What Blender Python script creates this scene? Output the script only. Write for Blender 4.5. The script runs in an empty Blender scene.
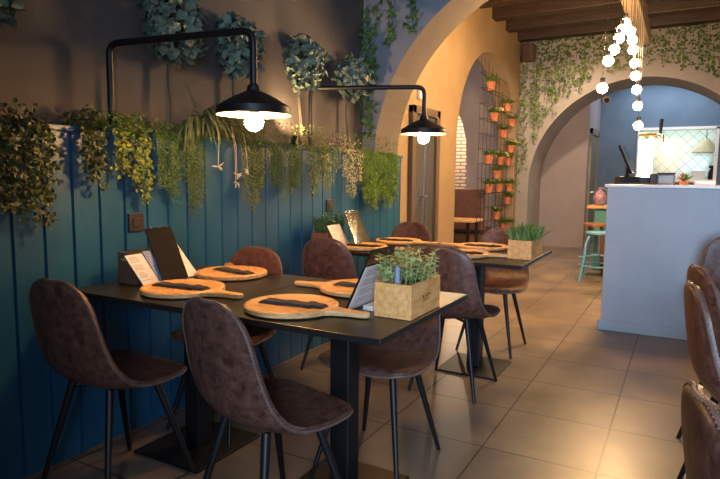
import bpy, bmesh, math, random
from mathutils import Vector as V, Matrix, Euler, Quaternion
PI = math.pi
sc = bpy.context.scene
C = sc.collection
rnd = random.Random(7)

# ------------------------------------------------------------------ camera
cam_d = bpy.data.cameras.new('camera'); cam = bpy.data.objects.new('camera', cam_d); C.objects.link(cam)
cam_d.sensor_width = 36; cam_d.lens = 29.125; cam_d.clip_start = .02; cam_d.clip_end = 100
M4 = Matrix(((0.874654, -0.059712, 0.481055, 0), (0.484644, 0.087216, -0.870353, 0), (0.010014, 0.994398, 0.105223, 1.22), (0, 0, 0, 1)))
cam.matrix_world = M4
sc.camera = cam
# ------------------------------------------------------------------ world, daylight, exposure
sc.view_settings.view_transform = 'Standard'; sc.view_settings.look = 'None'
sc.view_settings.exposure = 0.5; sc.view_settings.gamma = 1
w = bpy.data.worlds.new('world'); sc.world = w; w.use_nodes = True
w.node_tree.nodes['Background'].inputs[0].default_value = (.55, .65, .9, 1)
w.node_tree.nodes['Background'].inputs[1].default_value = .02

def area(name, loc, target, sx, sy, power, col):
    l = bpy.data.lights.new(name, 'AREA'); l.shape = 'RECTANGLE'; l.size = sx; l.size_y = sy
    l.energy = power; l.color = col
    o = bpy.data.objects.new(name, l); C.objects.link(o); o.location = loc
    o.rotation_euler = (V(target) - V(loc)).to_track_quat('-Z', 'Y').to_euler(); return o
def spot(name, loc, target, power, col, ang=70, blend=.6, r=.05):
    l = bpy.data.lights.new(name, 'SPOT'); l.energy = power; l.color = col; l.spot_size = math.radians(ang)
    l.spot_blend = blend; l.shadow_soft_size = r
    o = bpy.data.objects.new(name, l); C.objects.link(o); o.location = loc
    o.rotation_euler = (V(target) - V(loc)).to_track_quat('-Z', 'Y').to_euler(); return o
def point(name, loc, power, col, r=.06):
    l = bpy.data.lights.new(name, 'POINT'); l.energy = power; l.color = col; l.shadow_soft_size = r
    o = bpy.data.objects.new(name, l); C.objects.link(o); o.location = loc; return o
DAY = (.52, .72, 1.0); WARM = (1.0, .60, .26)
area('daylight_shopfront', (.82, -1.95, 1.55), (.1, 3.0, 1.0), 1.4, 1.9, 230, DAY)
spot('ceiling_spot_passage', (-1.2, 6.2, 3.42), (-2.5, 6.2, 1.9), 80, (1, .66, .32), 120, .8, .06)
spot('ceiling_spot_bar', (-1.4, 8.6, 3.42), (-1.4, 9.6, 0.4), 200, (1, .74, .48), 130, .9, .06)
area('back_room_light', (-.3, 11.9, 3.1), (-.3, 12.0, 0), 1.6, .8, 25, (.78, .88, 1))
point('booth_light', (-3.9, 11.2, 2.3), 80, (1, .75, .5), .1)
spot('added_uplight', (-2.27, 3.21, 1.50), (-2.40, 3.55, 2.1), 28, (1, .60, .27), 130, .8, .012)  # added lamp, gives the warm glow on the upper left wall
point('booth_fill_light', (-3.5, 7.7, 2.7), 45, (1, .72, .48), .1)  # added unseen fill light, brightens the mauve wall inside the arch
area('kitchen_light', (-.1, 13.4, 2.75), (-.1, 13.5, 0), 1.4, .7, 17, (.95, 1, .95))
BULB_TABLE, BULB_BAR = 310.0, 350.0

# ------------------------------------------------------------------ materials
def mat(name, col, rough=.6, metal=0, col2=None, scale=8, detail=4, bump=0, bscale=None, stretch=None, spec=None, contrast=(.35, .65), rand=0, emit=None, estr=0, coord='Object', trans=0):
    m = bpy.data.materials.new(name); m.use_nodes = True; nt = m.node_tree; N = nt.nodes; L = nt.links
    b = N['Principled BSDF']; b.inputs['Roughness'].default_value = rough; b.inputs['Metallic'].default_value = metal
    if spec is not None: b.inputs['Specular IOR Level'].default_value = spec
    b.inputs['Base Color'].default_value = (*col, 1)
    if emit: b.inputs['Emission Color'].default_value = (*emit, 1); b.inputs['Emission Strength'].default_value = estr
    if trans: b.inputs['Transmission Weight'].default_value = trans
    if col2 is not None or bump:
        tc = N.new('ShaderNodeTexCoord'); mp = N.new('ShaderNodeMapping')
        src = tc.outputs[coord]
        if rand:
            oi = N.new('ShaderNodeObjectInfo'); vm = N.new('ShaderNodeVectorMath'); vm.operation = 'SCALE'
            cmb = N.new('ShaderNodeCombineXYZ')
            for i in range(3): L.new(oi.outputs['Random'], cmb.inputs[i])
            L.new(cmb.outputs[0], vm.inputs[0]); vm.inputs['Scale'].default_value = 37
            ad = N.new('ShaderNodeVectorMath'); L.new(src, ad.inputs[0]); L.new(vm.outputs[0], ad.inputs[1]); src = ad.outputs[0]
        L.new(src, mp.inputs[0])
        if stretch: mp.inputs['Scale'].default_value = stretch
        n = N.new('ShaderNodeTexNoise'); n.inputs['Scale'].default_value = scale; n.inputs['Detail'].default_value = detail
        n.inputs['Roughness'].default_value = .6
        L.new(mp.outputs[0], n.inputs['Vector'])
        if col2 is not None:
            r = N.new('ShaderNodeValToRGB'); r.color_ramp.elements[0].position = contrast[0]; r.color_ramp.elements[1].position = contrast[1]
            r.color_ramp.elements[0].color = (*col, 1); r.color_ramp.elements[1].color = (*col2, 1)
            L.new(n.outputs['Fac'], r.inputs[0]); L.new(r.outputs[0], b.inputs['Base Color'])
        if bump:
            n2 = n
            if bscale:
                n2 = N.new('ShaderNodeTexNoise'); n2.inputs['Scale'].default_value = bscale; n2.inputs['Detail'].default_value = 3
                L.new(mp.outputs[0], n2.inputs['Vector'])
            bp = N.new('ShaderNodeBump'); bp.inputs['Strength'].default_value = bump; bp.inputs['Distance'].default_value = .01
            L.new(n2.outputs['Fac'], bp.inputs['Height']); L.new(bp.outputs[0], b.inputs['Normal'])
    return m
def leafmat(name, a, b_, rough=.55, scale=14):
    m = mat(name, a, rough, col2=b_, scale=scale, detail=2, contrast=(.3, .7)); return m

def floor_material():
    m = bpy.data.materials.new('floor_tiles'); m.use_nodes = True; nt = m.node_tree; N = nt.nodes; L = nt.links
    b = N['Principled BSDF']; tc = N.new('ShaderNodeTexCoord')
    mp = N.new('ShaderNodeMapping'); L.new(tc.outputs['Object'], mp.inputs[0]); mp.inputs['Location'].default_value = (.248, .01, 0)
    br = N.new('ShaderNodeTexBrick'); L.new(mp.outputs[0], br.inputs[0]); br.offset = 0; br.squash = 1
    br.inputs['Scale'].default_value = 1; br.inputs['Brick Width'].default_value = .4925; br.inputs['Row Height'].default_value = .505
    br.inputs['Mortar Size'].default_value = .0045; br.inputs['Mortar Smooth'].default_value = .1; br.inputs['Bias'].default_value = 0
    br.inputs['Color1'].default_value = (.165, .132, .105, 1); br.inputs['Color2'].default_value = (.20, .16, .124, 1); br.inputs['Mortar'].default_value = (.028, .022, .018, 1)
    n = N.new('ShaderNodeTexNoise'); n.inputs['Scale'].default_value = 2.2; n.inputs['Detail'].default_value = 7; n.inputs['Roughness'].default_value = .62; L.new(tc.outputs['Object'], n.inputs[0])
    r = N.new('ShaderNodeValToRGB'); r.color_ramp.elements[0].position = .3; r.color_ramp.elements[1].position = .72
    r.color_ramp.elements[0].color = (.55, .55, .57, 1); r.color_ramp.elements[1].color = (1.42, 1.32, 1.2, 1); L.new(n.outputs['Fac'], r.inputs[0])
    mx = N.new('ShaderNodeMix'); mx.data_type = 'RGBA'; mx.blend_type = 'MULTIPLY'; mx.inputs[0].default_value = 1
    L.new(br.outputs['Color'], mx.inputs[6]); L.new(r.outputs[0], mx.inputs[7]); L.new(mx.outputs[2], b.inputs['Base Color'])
    rr = N.new('ShaderNodeMapRange'); rr.inputs[3].default_value = .27; rr.inputs[4].default_value = .47; L.new(n.outputs['Fac'], rr.inputs[0]); L.new(rr.outputs[0], b.inputs['Roughness'])
    bp = N.new('ShaderNodeBump'); bp.inputs['Strength'].default_value = .35; bp.inputs['Distance'].default_value = .004; bp.invert = True
    L.new(br.outputs['Fac'], bp.inputs['Height']); L.new(bp.outputs[0], b.inputs['Normal'])
    return m
def tile_material(name, base, grout, w_, h_, rot=0, off=0, mort=.004, rough=.2, axes='XZ', bumpy=.3, jitter=None):
    m = bpy.data.materials.new(name); m.use_nodes = True; nt = m.node_tree; N = nt.nodes; L = nt.links
    b = N['Principled BSDF']; tc = N.new('ShaderNodeTexCoord'); sp = N.new('ShaderNodeSeparateXYZ'); cb = N.new('ShaderNodeCombineXYZ')
    L.new(tc.outputs['Object'], sp.inputs[0]); L.new(sp.outputs[axes[0]], cb.inputs[0]); L.new(sp.outputs[axes[1]], cb.inputs[1])
    mp = N.new('ShaderNodeMapping'); L.new(cb.outputs[0], mp.inputs[0]); mp.inputs['Rotation'].default_value = (0, 0, rot)
    br = N.new('ShaderNodeTexBrick'); L.new(mp.outputs[0], br.inputs[0]); br.offset = off
    br.inputs['Scale'].default_value = 1; br.inputs['Brick Width'].default_value = w_; br.inputs['Row Height'].default_value = h_
    br.inputs['Mortar Size'].default_value = mort
    br.inputs['Color1'].default_value = (*base, 1); br.inputs['Color2'].default_value = (*(jitter or base), 1); br.inputs['Mortar'].default_value = (*grout, 1)
    L.new(br.outputs['Color'], b.inputs['Base Color']); b.inputs['Roughness'].default_value = rough
    bp = N.new('ShaderNodeBump'); bp.inputs['Strength'].default_value = bumpy; bp.inputs['Distance'].default_value = .004; bp.invert = True
    L.new(br.outputs['Fac'], bp.inputs['Height']); L.new(bp.outputs[0], b.inputs['Normal'])
    return m

MT = dict(
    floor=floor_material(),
    upper=mat('grey_plaster', (.068, .060, .060), .8, col2=(.092, .080, .077), scale=2.5, bump=.12, bscale=30),
    pier=mat('blue_grey_plaster', (.17, .185, .215), .8, col2=(.21, .225, .255), scale=3, bump=.12, bscale=30),
    soffit=mat('beige_plaster', (.11, .09, .077), .8, col2=(.135, .11, .094), scale=3, bump=.1, bscale=30),
    ochre=mat('ochre_plaster', (.24, .165, .09), .75, col2=(.285, .197, .11), scale=2.5, bump=.12, bscale=25),
    ivywall=mat('stone_grey_plaster', (.25, .226, .205), .8, col2=(.30, .27, .245), scale=3, bump=.12, bscale=30),
    mauve=mat('mauve_plaster', (.25, .215, .22), .75, col2=(.285, .245, .25), scale=2, bump=.05, bscale=30),
    blue=mat('slate_blue_plaster', (.085, .14, .21), .7, col2=(.11, .17, .245), scale=2.5, bump=.06, bscale=30),
    teal=mat('teal_paint', (.006, .071, .15), .42, col2=(.010, .092, .186), scale=3, stretch=(1, 1, .3), bump=.08, bscale=40),
    ceil=mat('ceiling_plaster', (.22, .19, .16), .85, col2=(.26, .22, .19), scale=2),
    room=mat('room_plaster', (.20, .18, .165), .85, col2=(.23, .21, .19), scale=2),
    beam=mat('dark_stained_wood', (.018, .009, .0055), .55, col2=(.045, .023, .012), scale=6, stretch=(.5, 6, 6), bump=.3),
    paleb=mat('pale_timber', (.56, .42, .26), .6, col2=(.66, .50, .33), scale=5, stretch=(6, .5, 6), bump=.2),
    counter=mat('grey_blue_counter_paint', (.33, .385, .455), .5, col2=(.37, .43, .50), scale=3, bump=.08, bscale=25),
    ctop=mat('white_counter_top', (.72, .74, .76), .3, col2=(.8, .8, .8), scale=5),
    black=mat('black_powder_coat', (.006, .006, .007), .45, bump=.03, bscale=200, spec=.35),
    tabletop=mat('black_laminate', (.010, .009, .0088), .33, col2=(.014, .0125, .012), scale=20, bump=.04, bscale=150, spec=.4),
    leather=mat('brown_leatherette', (.042, .0155, .0098), .44, col2=(.175, .080, .060), scale=32, detail=8, bump=.15, bscale=90, rand=1, contrast=(.32, .76)),
    seam=mat('tan_seam_piping', (.10, .055, .042), .55, col2=(.15, .085, .065), scale=30),
    stitch=mat('cream_stitching', (.17, .12, .095), .7, col2=(.22, .16, .13), scale=60),
    wood=mat('oiled_acacia', (.46, .22, .072), .45, col2=(.76, .46, .20), scale=9, detail=6, stretch=(1.2, 8, 8), bump=.1, rand=1, contrast=(.3, .68)),
    crate=mat('crate_pine', (.64, .28, .075), .6, col2=(.84, .45, .16), scale=7, detail=6, stretch=(8, 1.3, 6), bump=.15, rand=1),
    redwood=mat('reddish_box_wood', (.20, .075, .035), .6, col2=(.30, .12, .06), scale=7, stretch=(8, 1.3, 6), bump=.15),
    darkwood=mat('dark_box_wood', (.11, .05, .027), .6, col2=(.18, .085, .045), scale=7, stretch=(8, 1.3, 6), bump=.15),
    napkin=mat('charcoal_cloth', (.012, .013, .018), .85, col2=(.022, .024, .032), scale=60, bump=.3, bscale=250),
    paper=mat('menu_paper', (.72, .66, .58), .7, col2=(.78, .72, .64), scale=20),
    bluepaper=mat('blue_menu_paper', (.22, .30, .48), .7, col2=(.28, .36, .54), scale=20),
    ink=mat('grey_ink', (.12, .12, .14), .7, col2=(.16, .16, .18), scale=40),
    burn=mat('burnt_mark', (.05, .02, .008), .7, col2=(.07, .03, .012), scale=40),
    gloss=mat('glossy_black_board', (.012, .011, .010), .10, bump=.02, bscale=90),
    steel=mat('brushed_steel', (.55, .55, .56), .25, 1, bump=.02, bscale=90),
    brass=mat('polished_brass', (.75, .52, .20), .22, 1, bump=.02, bscale=90),
    shade_in=mat('white_enamel', (.75, .72, .66), .35, bump=.02, bscale=90),
    bulb=mat('glowing_bulb_glass', (1, .8, .5), .2, emit=(1, .50, .16), estr=BULB_TABLE, bump=.01, bscale=50),
    barbulb=mat('glowing_globe_glass', (1, .8, .5), .2, emit=(1, .60, .26), estr=BULB_BAR, bump=.01, bscale=50),
    trunk=mat('grey_bark', (.06, .055, .042), .85, col2=(.11, .10, .08), scale=30, bump=.5, stretch=(3, 3, .5)),
    soil=mat('dark_soil', (.02, .014, .01), .95, col2=(.05, .035, .025), scale=60, bump=.8),
    terra=mat('terracotta', (.42, .13, .055), .75, col2=(.52, .19, .085), scale=12, bump=.1),
    door=mat('grey_door_paint', (.052, .05, .056), .5, col2=(.065, .062, .068), scale=3, stretch=(4, 4, .4)),
    doorframe=mat('taupe_frame_paint', (.085, .058, .038), .55, col2=(.105, .075, .05), scale=3, stretch=(4, 4, .4)),
    olive=mat('olive_door_paint', (.16, .145, .105), .5, col2=(.19, .17, .125), scale=3, stretch=(4, 4, .4)),
    white=mat('white_paint', (.75, .75, .73), .5, bump=.03, bscale=60),
    plastic=mat('dark_brown_plastic', (.020, .0135, .0105), .5, bump=.03, bscale=120),
    speaker=mat('brown_speaker_cloth', (.07, .038, .027), .8, col2=(.10, .055, .04), scale=150),
    mint=mat('mint_metal_paint', (.10, .30, .44), .4, col2=(.13, .35, .50), scale=6),
    tealcab=mat('teal_cabinet_paint', (.05, .22, .25), .5, col2=(.07, .26, .29), scale=5),
    bench=mat('brown_bench_vinyl', (.09, .04, .028), .5, col2=(.13, .06, .042), scale=14, bump=.1),
    oak=mat('honey_oak', (.50, .29, .12), .5, col2=(.62, .38, .18), scale=7, stretch=(1, 7, 7), bump=.1),
    screen=mat('screen_glass', (.01, .01, .012), .12, bump=.01, bscale=90),
    lit=mat('lit_tap_panel', (.95, .95, .92), .4, emit=(1, .97, .90), estr=2.2, bump=.01, bscale=40),
    greybox=mat('grey_blue_plastic', (.20, .25, .31), .4, col2=(.24, .29, .35), scale=8),
    pink=mat('painted_ceramic', (.45, .16, .17), .35, col2=(.12, .20, .42), scale=26, contrast=(.45, .55)),
    brick=tile_material('whitewashed_brick', (.70, .60, .52), (.25, .15, .10), .24, .075, 0, .5, .014, .8, 'XZ', .8, (.58, .45, .38)),
    dtile=tile_material('diamond_wall_tile', (.62, .74, .64), (.36, .45, .40), .16, .16, PI / 4, 0, .006, .15, 'XZ', .4, (.68, .80, .72)),
    lf_tree=leafmat('eucalyptus_leaf', (.062, .105, .088), (.18, .235, .18)),
    lf_treew=leafmat('pale_dry_leaf', (.17, .145, .085), (.25, .21, .13)),
    lf_dark=leafmat('dark_olive_leaf', (.013, .025, .006), (.060, .078, .018)),
    lf_yel=leafmat('yellow_green_leaf', (.045, .090, .010), (.21, .25, .035)),
    lf_fine=leafmat('fine_olive_leaf', (.026, .078, .013), (.12, .205, .04)),
    lf_green=leafmat('fern_green_leaf', (.045, .12, .014), (.17, .29, .04)),
    lf_var=leafmat('variegated_leaf', (.10, .12, .03), (.50, .46, .26), scale=40),
    lf_spider=leafmat('spider_leaf', (.05, .075, .03), (.16, .19, .08), scale=30),
    lf_cream=leafmat('cream_leaf', (.50, .43, .27), (.60, .53, .36)),
    lf_ivy=leafmat('ivy_leaf', (.035, .085, .02), (.12, .21, .05)),
    lf_wallivy=leafmat('pale_ivy_leaf', (.020, .044, .009), (.15, .22, .045)),
    lf_pot=leafmat('bright_pot_leaf', (.06, .14, .02), (.20, .30, .06)),
    lf_box=leafmat('sage_leaf', (.19, .26, .065), (.55, .57, .24)),
    lf_grass=leafmat('grassy_leaf', (.035, .10, .015), (.26, .34, .08)),
    fl_yel=leafmat('yellow_petal', (.55, .42, .10), (.70, .58, .25)),
    lf_red=leafmat('red_leaf', (.25, .04, .02), (.35, .10, .04)),
    stem=mat('green_stem', (.07, .085, .03), .7, col2=(.10, .11, .04), scale=20),
)

# ------------------------------------------------------------------ mesh builder
class MB:
    def __init__(s): s.v = []; s.f = []
    def add(s, vs, fs):
        o = len(s.v); s.v += [tuple(p) for p in vs]; s.f += [tuple(i + o for i in f) for f in fs]; return s
    def box(s, x0, y0, z0, x1, y1, z1):
        return s.add([(x0, y0, z0), (x1, y0, z0), (x1, y1, z0), (x0, y1, z0), (x0, y0, z1), (x1, y0, z1), (x1, y1, z1), (x0, y1, z1)],
                     [(3, 2, 1, 0), (4, 5, 6, 7), (0, 1, 5, 4), (1, 2, 6, 5), (2, 3, 7, 6), (3, 0, 4, 7)])
    def tube(s, pts, r, n=10, cap=True, closed=False):
        pts = [V(p) for p in pts]; k = len(pts); rs = r if isinstance(r, (list, tuple)) else [r] * k
        vs = []; nrm = None
        for i, p in enumerate(pts):
            if closed: t = (pts[(i + 1) % k] - pts[i - 1])
            else: t = pts[min(i + 1, k - 1)] - pts[max(i - 1, 0)]
            t.normalize()
            if nrm is None:
                a = V((0, 0, 1)) if abs(t.z) < .9 else V((1, 0, 0)); nrm = t.cross(a).normalized()
            else:
                nrm = (nrm - t * nrm.dot(t)).normalized()
            b = t.cross(nrm)
            for j in range(n):
                a = 2 * PI * j / n; vs.append(p + (nrm * math.cos(a) + b * math.sin(a)) * rs[i])
        fs = []
        for i in range(k if closed else k - 1):
            i2 = (i + 1) % k
            for j in range(n):
                j2 = (j + 1) % n; fs.append((i * n + j, i * n + j2, i2 * n + j2, i2 * n + j))
        if cap and not closed: fs += [tuple(range(n))[::-1], tuple(range((k - 1) * n, k * n))]
        return s.add(vs, fs)
    def lathe(s, prof, n=24, c=(0, 0, 0), close=False):
        vs = []; fs = []; k = len(prof)
        for (r, z) in prof:
            for j in range(n):
                a = 2 * PI * j / n; vs.append((c[0] + r * math.cos(a), c[1] + r * math.sin(a), c[2] + z))
        for i in range(k - 1 + (1 if close else 0)):
            i2 = (i + 1) % k
            for j in range(n):
                j2 = (j + 1) % n; fs.append((i * n + j, i * n + j2, i2 * n + j2, i2 * n + j))
        if not close:
            if prof[0][0] > 1e-6: fs.append(tuple(range(n))[::-1])
            if prof[-1][0] > 1e-6: fs.append(tuple(range((k - 1) * n, k * n)))
        return s.add(vs, fs)
    def sphere(s, c, r, n=16, sz=1):
        return s.lathe([(max(1e-5, r * math.sin(PI * i / (n // 2))), -r * sz * math.cos(PI * i / (n // 2))) for i in range(n // 2 + 1)], n, c)
    def prism(s, poly, h, ax='z', base=0):
        n = len(poly)
        def P(a, b, c): return (a, b, c) if ax == 'z' else ((a, c, b) if ax == 'y' else (c, a, b))
        vs = [P(a, b, base) for a, b in poly] + [P(a, b, base + h) for a, b in poly]
        fs = [tuple(range(n))[::-1], tuple(range(n, 2 * n))] + [(i, (i + 1) % n, n + (i + 1) % n, n + i) for i in range(n)]
        return s.add(vs, fs)
    def leaf(s, p, d, up, L, W, fold=.15, curl=.15, kind=0):
        """one folded leaf blade starting at p towards d"""
        d = d.normalized(); sd = d.cross(up)
        if sd.length < 1e-3: sd = d.cross(V((.3, .5, .8)))
        sd.normalize(); n = sd.cross(d)
        c = -n * curl * L
        if kind == 0:      # oval
            a = p + d * L * .35; b = p + d * L * .72 + c * .5; t = p + d * L + c
            vs = [p, a + sd * W * .5 + n * fold * W, a, a - sd * W * .5 + n * fold * W, b + sd * W * .4 + n * fold * W, b, b - sd * W * .4 + n * fold * W, t]
            fs = [(0, 2, 1), (0, 3, 2), (1, 2, 5, 4), (2, 3, 6, 5), (4, 5, 7), (5, 6, 7)]
        elif kind == 1:    # lance
            a = p + d * L * .4; t = p + d * L + c
            vs = [p, a + sd * W * .5 + n * fold * W, t, a - sd * W * .5 + n * fold * W]; fs = [(0, 2, 1), (0, 3, 2)]
        else:              # ivy, three lobes
            b = p + d * L * .25; vs = [p, b + sd * W * .5, p + d * L * .5 + sd * W * .22 + n * fold * W, p + d * L + c, p + d * L * .5 - sd * W * .22 + n * fold * W, b - sd * W * .5, p + d * L * .45]
            fs = [(0, 6, 1), (1, 6, 2), (2, 6, 3), (3, 6, 4), (4, 6, 5), (5, 6, 0)]
        return s.add(vs, fs)
    def mesh(s, name, m, smooth=False, bevel=0, seg=2):
        me = bpy.data.meshes.new(name); me.from_pydata(s.v, [], s.f)
        bm = bmesh.new(); bm.from_mesh(me)
        if bevel:
            bmesh.ops.remove_doubles(bm, verts=bm.verts, dist=1e-5)
            bmesh.ops.recalc_face_normals(bm, faces=bm.faces)
            ed = [e for e in bm.edges if len(e.link_faces) == 2 and e.calc_face_angle(0) > .6]
            bmesh.ops.bevel(bm, geom=ed, offset=bevel, segments=seg, profile=.5, affect='EDGES', clamp_overlap=True)
        elif len(s.f) < 20000 and not getattr(s, 'raw', False):
            bmesh.ops.recalc_face_normals(bm, faces=bm.faces)
        bm.to_mesh(me); bm.free()
        if smooth:
            for p in me.polygons: p.use_smooth = True
        me.materials.append(m); return me
    def build(s, name, m, parent=None, smooth=False, bevel=0, seg=2, loc=None):
        o = bpy.data.objects.new(name, s.mesh(name, m, smooth, bevel, seg)); C.objects.link(o)
        if parent is not None: o.parent = parent
        if loc is not None: o.location = loc
        if smooth:
            try:
                mod = None
                for p in o.data.polygons: p.use_smooth = True
                o.data.set_sharp_from_angle(angle=math.radians(40))
            except Exception: pass
        return o
def thing(name, label, cat, loc=(0, 0, 0), rz=0, group=None):
    o = bpy.data.objects.new(name, None); C.objects.link(o); o.location = loc; o.rotation_euler = (0, 0, rz)
    o.empty_display_size = .05
    o['label'] = label; o['category'] = cat
    if group: o['group'] = group
    return o
def tag(o, label, cat, group=None):
    o['label'] = label; o['category'] = cat
    if group: o['group'] = group
    return o
def struct(o): o['kind'] = 'structure'; return o
def kids(o): return [c for c in C.objects if c.parent == o]
def dup(root, loc, rz=0, label=None, group=None, rot=None):
    r = root.copy(); C.objects.link(r); r.location = loc; r.rotation_euler = rot if rot else (0, 0, rz)
    if label: r['label'] = label
    if group: r['group'] = group
    for ch in kids(root):
        c = ch.copy(); C.objects.link(c); c.parent = r
        for g in kids(ch):
            d = g.copy(); C.objects.link(d); d.parent = c
    return r
def lerp(a, b, t): return a + (b - a) * t
def fillet(pts, r, n=6):
    pts = [V(p) for p in pts]; out = [pts[0]]
    for i in range(1, len(pts) - 1):
        a = (pts[i - 1] - pts[i]).normalized(); b = (pts[i + 1] - pts[i]).normalized()
        p0 = pts[i] + a * r; p1 = pts[i] + b * r
        for k in range(n + 1):
            t = k / n; out.append(p0 * (1 - t) ** 2 + pts[i] * 2 * t * (1 - t) + p1 * t * t)
    return out + [pts[-1]]
def rv(s=1): return V((rnd.uniform(-s, s), rnd.uniform(-s, s), rnd.uniform(-s, s)))

# ------------------------------------------------------------------ the room
WX = -2.42        # upper left wall of the dining area
PX = -2.26        # face of the teal panelling
AY0, AY1 = 4.40, 4.85
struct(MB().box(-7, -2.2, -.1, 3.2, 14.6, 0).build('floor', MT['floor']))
struct(MB().box(-2.62, -2.2, 3.45, 3.2, AY0, 3.6).build('ceiling', MT['ceil']))
struct(MB().box(-7, AY0, 3.75, 3.2, 14.6, 3.9).build('ceiling', MT['ceil']))
struct(MB().box(WX - .2, -2.2, 0, WX, AY0, 3.45).build('wall_left', MT['upper']))
struct(MB().box(2.6, -2.2, 0, 2.8, 14.6, 3.75).build('wall_right', MT['room']))
# wall behind the camera with its shopfront window opening, plus an added daylight-blocking partition
m = MB(); m.box(-2.6, -2.2, 0, .1, -2.0, 3.45); m.box(1.55, -2.2, 0, 2.6, -2.0, 3.45); m.box(.1, -2.2, 0, 1.55, -2.0, .55); m.box(.1, -2.2, 2.55, 1.55, -2.0, 3.45); m.box(-2.6, -.75, 0, -.02, -.6, 3.45)  # last box: unseen partition added to keep daylight off the near left
struct(m.build('wall_front_and_blocker', MT['room']))
m = MB()
for x in (.1, .80, 1.49): m.box(x, -2.14, .55, x + .06, -2.06, 2.55)
m.box(.1, -2.14, .55, 1.55, -2.06, .61); m.box(.1, -2.14, 2.49, 1.55, -2.06, 2.55)
struct(m.build('window_1', MT['black']))
# teal tongue and groove panelling, board by board profile in one surface
m = MB(); m.box(PX - .05, -2.0, 0, PX - .012, AY1, 1.40)
y = -2.0 + .125
ys = [-2.0]
g = 1.31 - 25 * .1305
while g < AY1:
    if g > -1.98: ys.append(g)
    g += .1305
ys.append(AY1)
for a, b in zip(ys[:-1], ys[1:]):
    m.add([(PX - .02, a + .0005, 0), (PX, a + .007, 0), (PX, b - .007, 0), (PX - .02, b - .0005, 0), (PX - .02, a + .0005, 1.40), (PX, a + .007, 1.40), (PX, b - .007, 1.40), (PX - .02, b - .0005, 1.40)],
          [(0, 1, 5, 4), (1, 2, 6, 5), (2, 3, 7, 6), (4, 5, 6, 7)])
m.raw = True
struct(m.build('wall_left', MT['teal']))
m = MB(); m.box(PX - .05, -2.0, 1.40, PX + .018, AY1, 1.425); struct(m.build('trim_1', MT['teal'], bevel=.004))
struct(MB().box(WX, -2.0, 1.28, PX - .05, AY0, 1.34).build('trim_2', MT['soil']))
def arch_poly(cx, a, b, z0, x0, x1, top, n=40):
    """outline of a wall (x,z) with an arched opening, as quads columns"""
    return [(cx - a * math.cos(PI * i / n), z0 + b * math.sin(PI * i / n)) for i in range(n + 1)]
def arch_wall(name, axis, p0, p1, lo, hi, top, cx, a, b, z0, mface, mreveal, n=48):
    """wall slab between p0..p1 along axis, spanning lo..hi, with an arched opening; faces and reveal are two meshes"""
    arc = arch_poly(cx, a, b, z0, lo, hi, top, n)
    def P(u, d, z): return (u, d, z) if axis == 'y' else (d, u, z)
    f = MB()
    for d in (p0, p1):
        k = 0 if d == p0 else 1
        f.add([P(lo, d, 0), P(arc[0][0], d, 0), P(arc[0][0], d, z0), P(lo, d, z0)], [(0, 1, 2, 3)])
        f.add([P(arc[-1][0], d, 0), P(hi, d, 0), P(hi, d, z0), P(arc[-1][0], d, z0)], [(0, 1, 2, 3)])
        f.add([P(lo, d, z0), P(arc[0][0], d, z0), P(arc[0][0], d, top), P(lo, d, top)], [(0, 1, 2, 3)])
        f.add([P(arc[-1][0], d, z0), P(hi, d, z0), P(hi, d, top), P(arc[-1][0], d, top)], [(0, 1, 2, 3)])
        for q, r in zip(arc[:-1], arc[1:]):
            f.add([P(q[0], d, q[1]), P(r[0], d, r[1]), P(r[0], d, top), P(q[0], d, top)], [(0, 1, 2, 3)])
    f.add([P(lo, p0, 0), P(lo, p1, 0), P(lo, p1, top), P(lo, p0, top)], [(0, 1, 2, 3)])
    f.add([P(hi, p0, 0), P(hi, p1, 0), P(hi, p1, top), P(hi, p0, top)], [(0, 1, 2, 3)])
    f.raw = True
    struct(f.build(name, mface))
    r = MB(); pts = [(arc[0][0], 0)] + arc + [(arc[-1][0], 0)]
    for q, t in zip(pts[:-1], pts[1:]):
        r.add([P(q[0], p0, q[1]), P(t[0], p0, t[1]), P(t[0], p1, t[1]), P(q[0], p1, q[1])], [(0, 1, 2, 3)])
    r.raw = True
    o = struct(r.build(name, mreveal)); 
    return o
arch_wall('wall_arch', 'y', AY0, AY1, -2.62, 2.6, 3.75, -.63, 1.67, 1.5, 1.4, MT['pier'], MT['soffit'])
arch_wall('wall_left_rear', 'x', -2.78, -2.5, AY1, 10.0, 3.75, 8.4, 1.44, 1.4, 1.6, MT['ochre'], MT['ochre'])
arch_wall('wall_back', 'y', 10.0, 10.95, -2.5, 2.6, 3.75, -.63, 1.67, 1.66, 1.13, MT['ivywall'], MT['ivywall'])
# booth room behind the ochre wall
struct(MB().prism([(-2.5, 0), (-2.5, 3.75), (-6.4, 3.75), (-6.4, 2.95), (-4.4, 2.9), (-3.95, 2.78), (-3.68, 2.55), (-3.5, 2.25), (-3.41, 1.9), (-3.39, 1.5), (-3.39, 0)], .2, 'y', 10.0).build('wall_booth', MT['mauve']))
struct(MB().box(-7, 12.0, 0, -2.78, 12.2, 3.75).build('wall_brick', MT['brick']))
struct(MB().box(-6.6, 4.4, 0, -6.4, 12.0, 3.75).build('wall_booth', MT['mauve']))
struct(MB().box(-6.6, 6.0, 0, -2.78, 6.2, 3.75).build('wall_booth', MT['mauve']))
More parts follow.
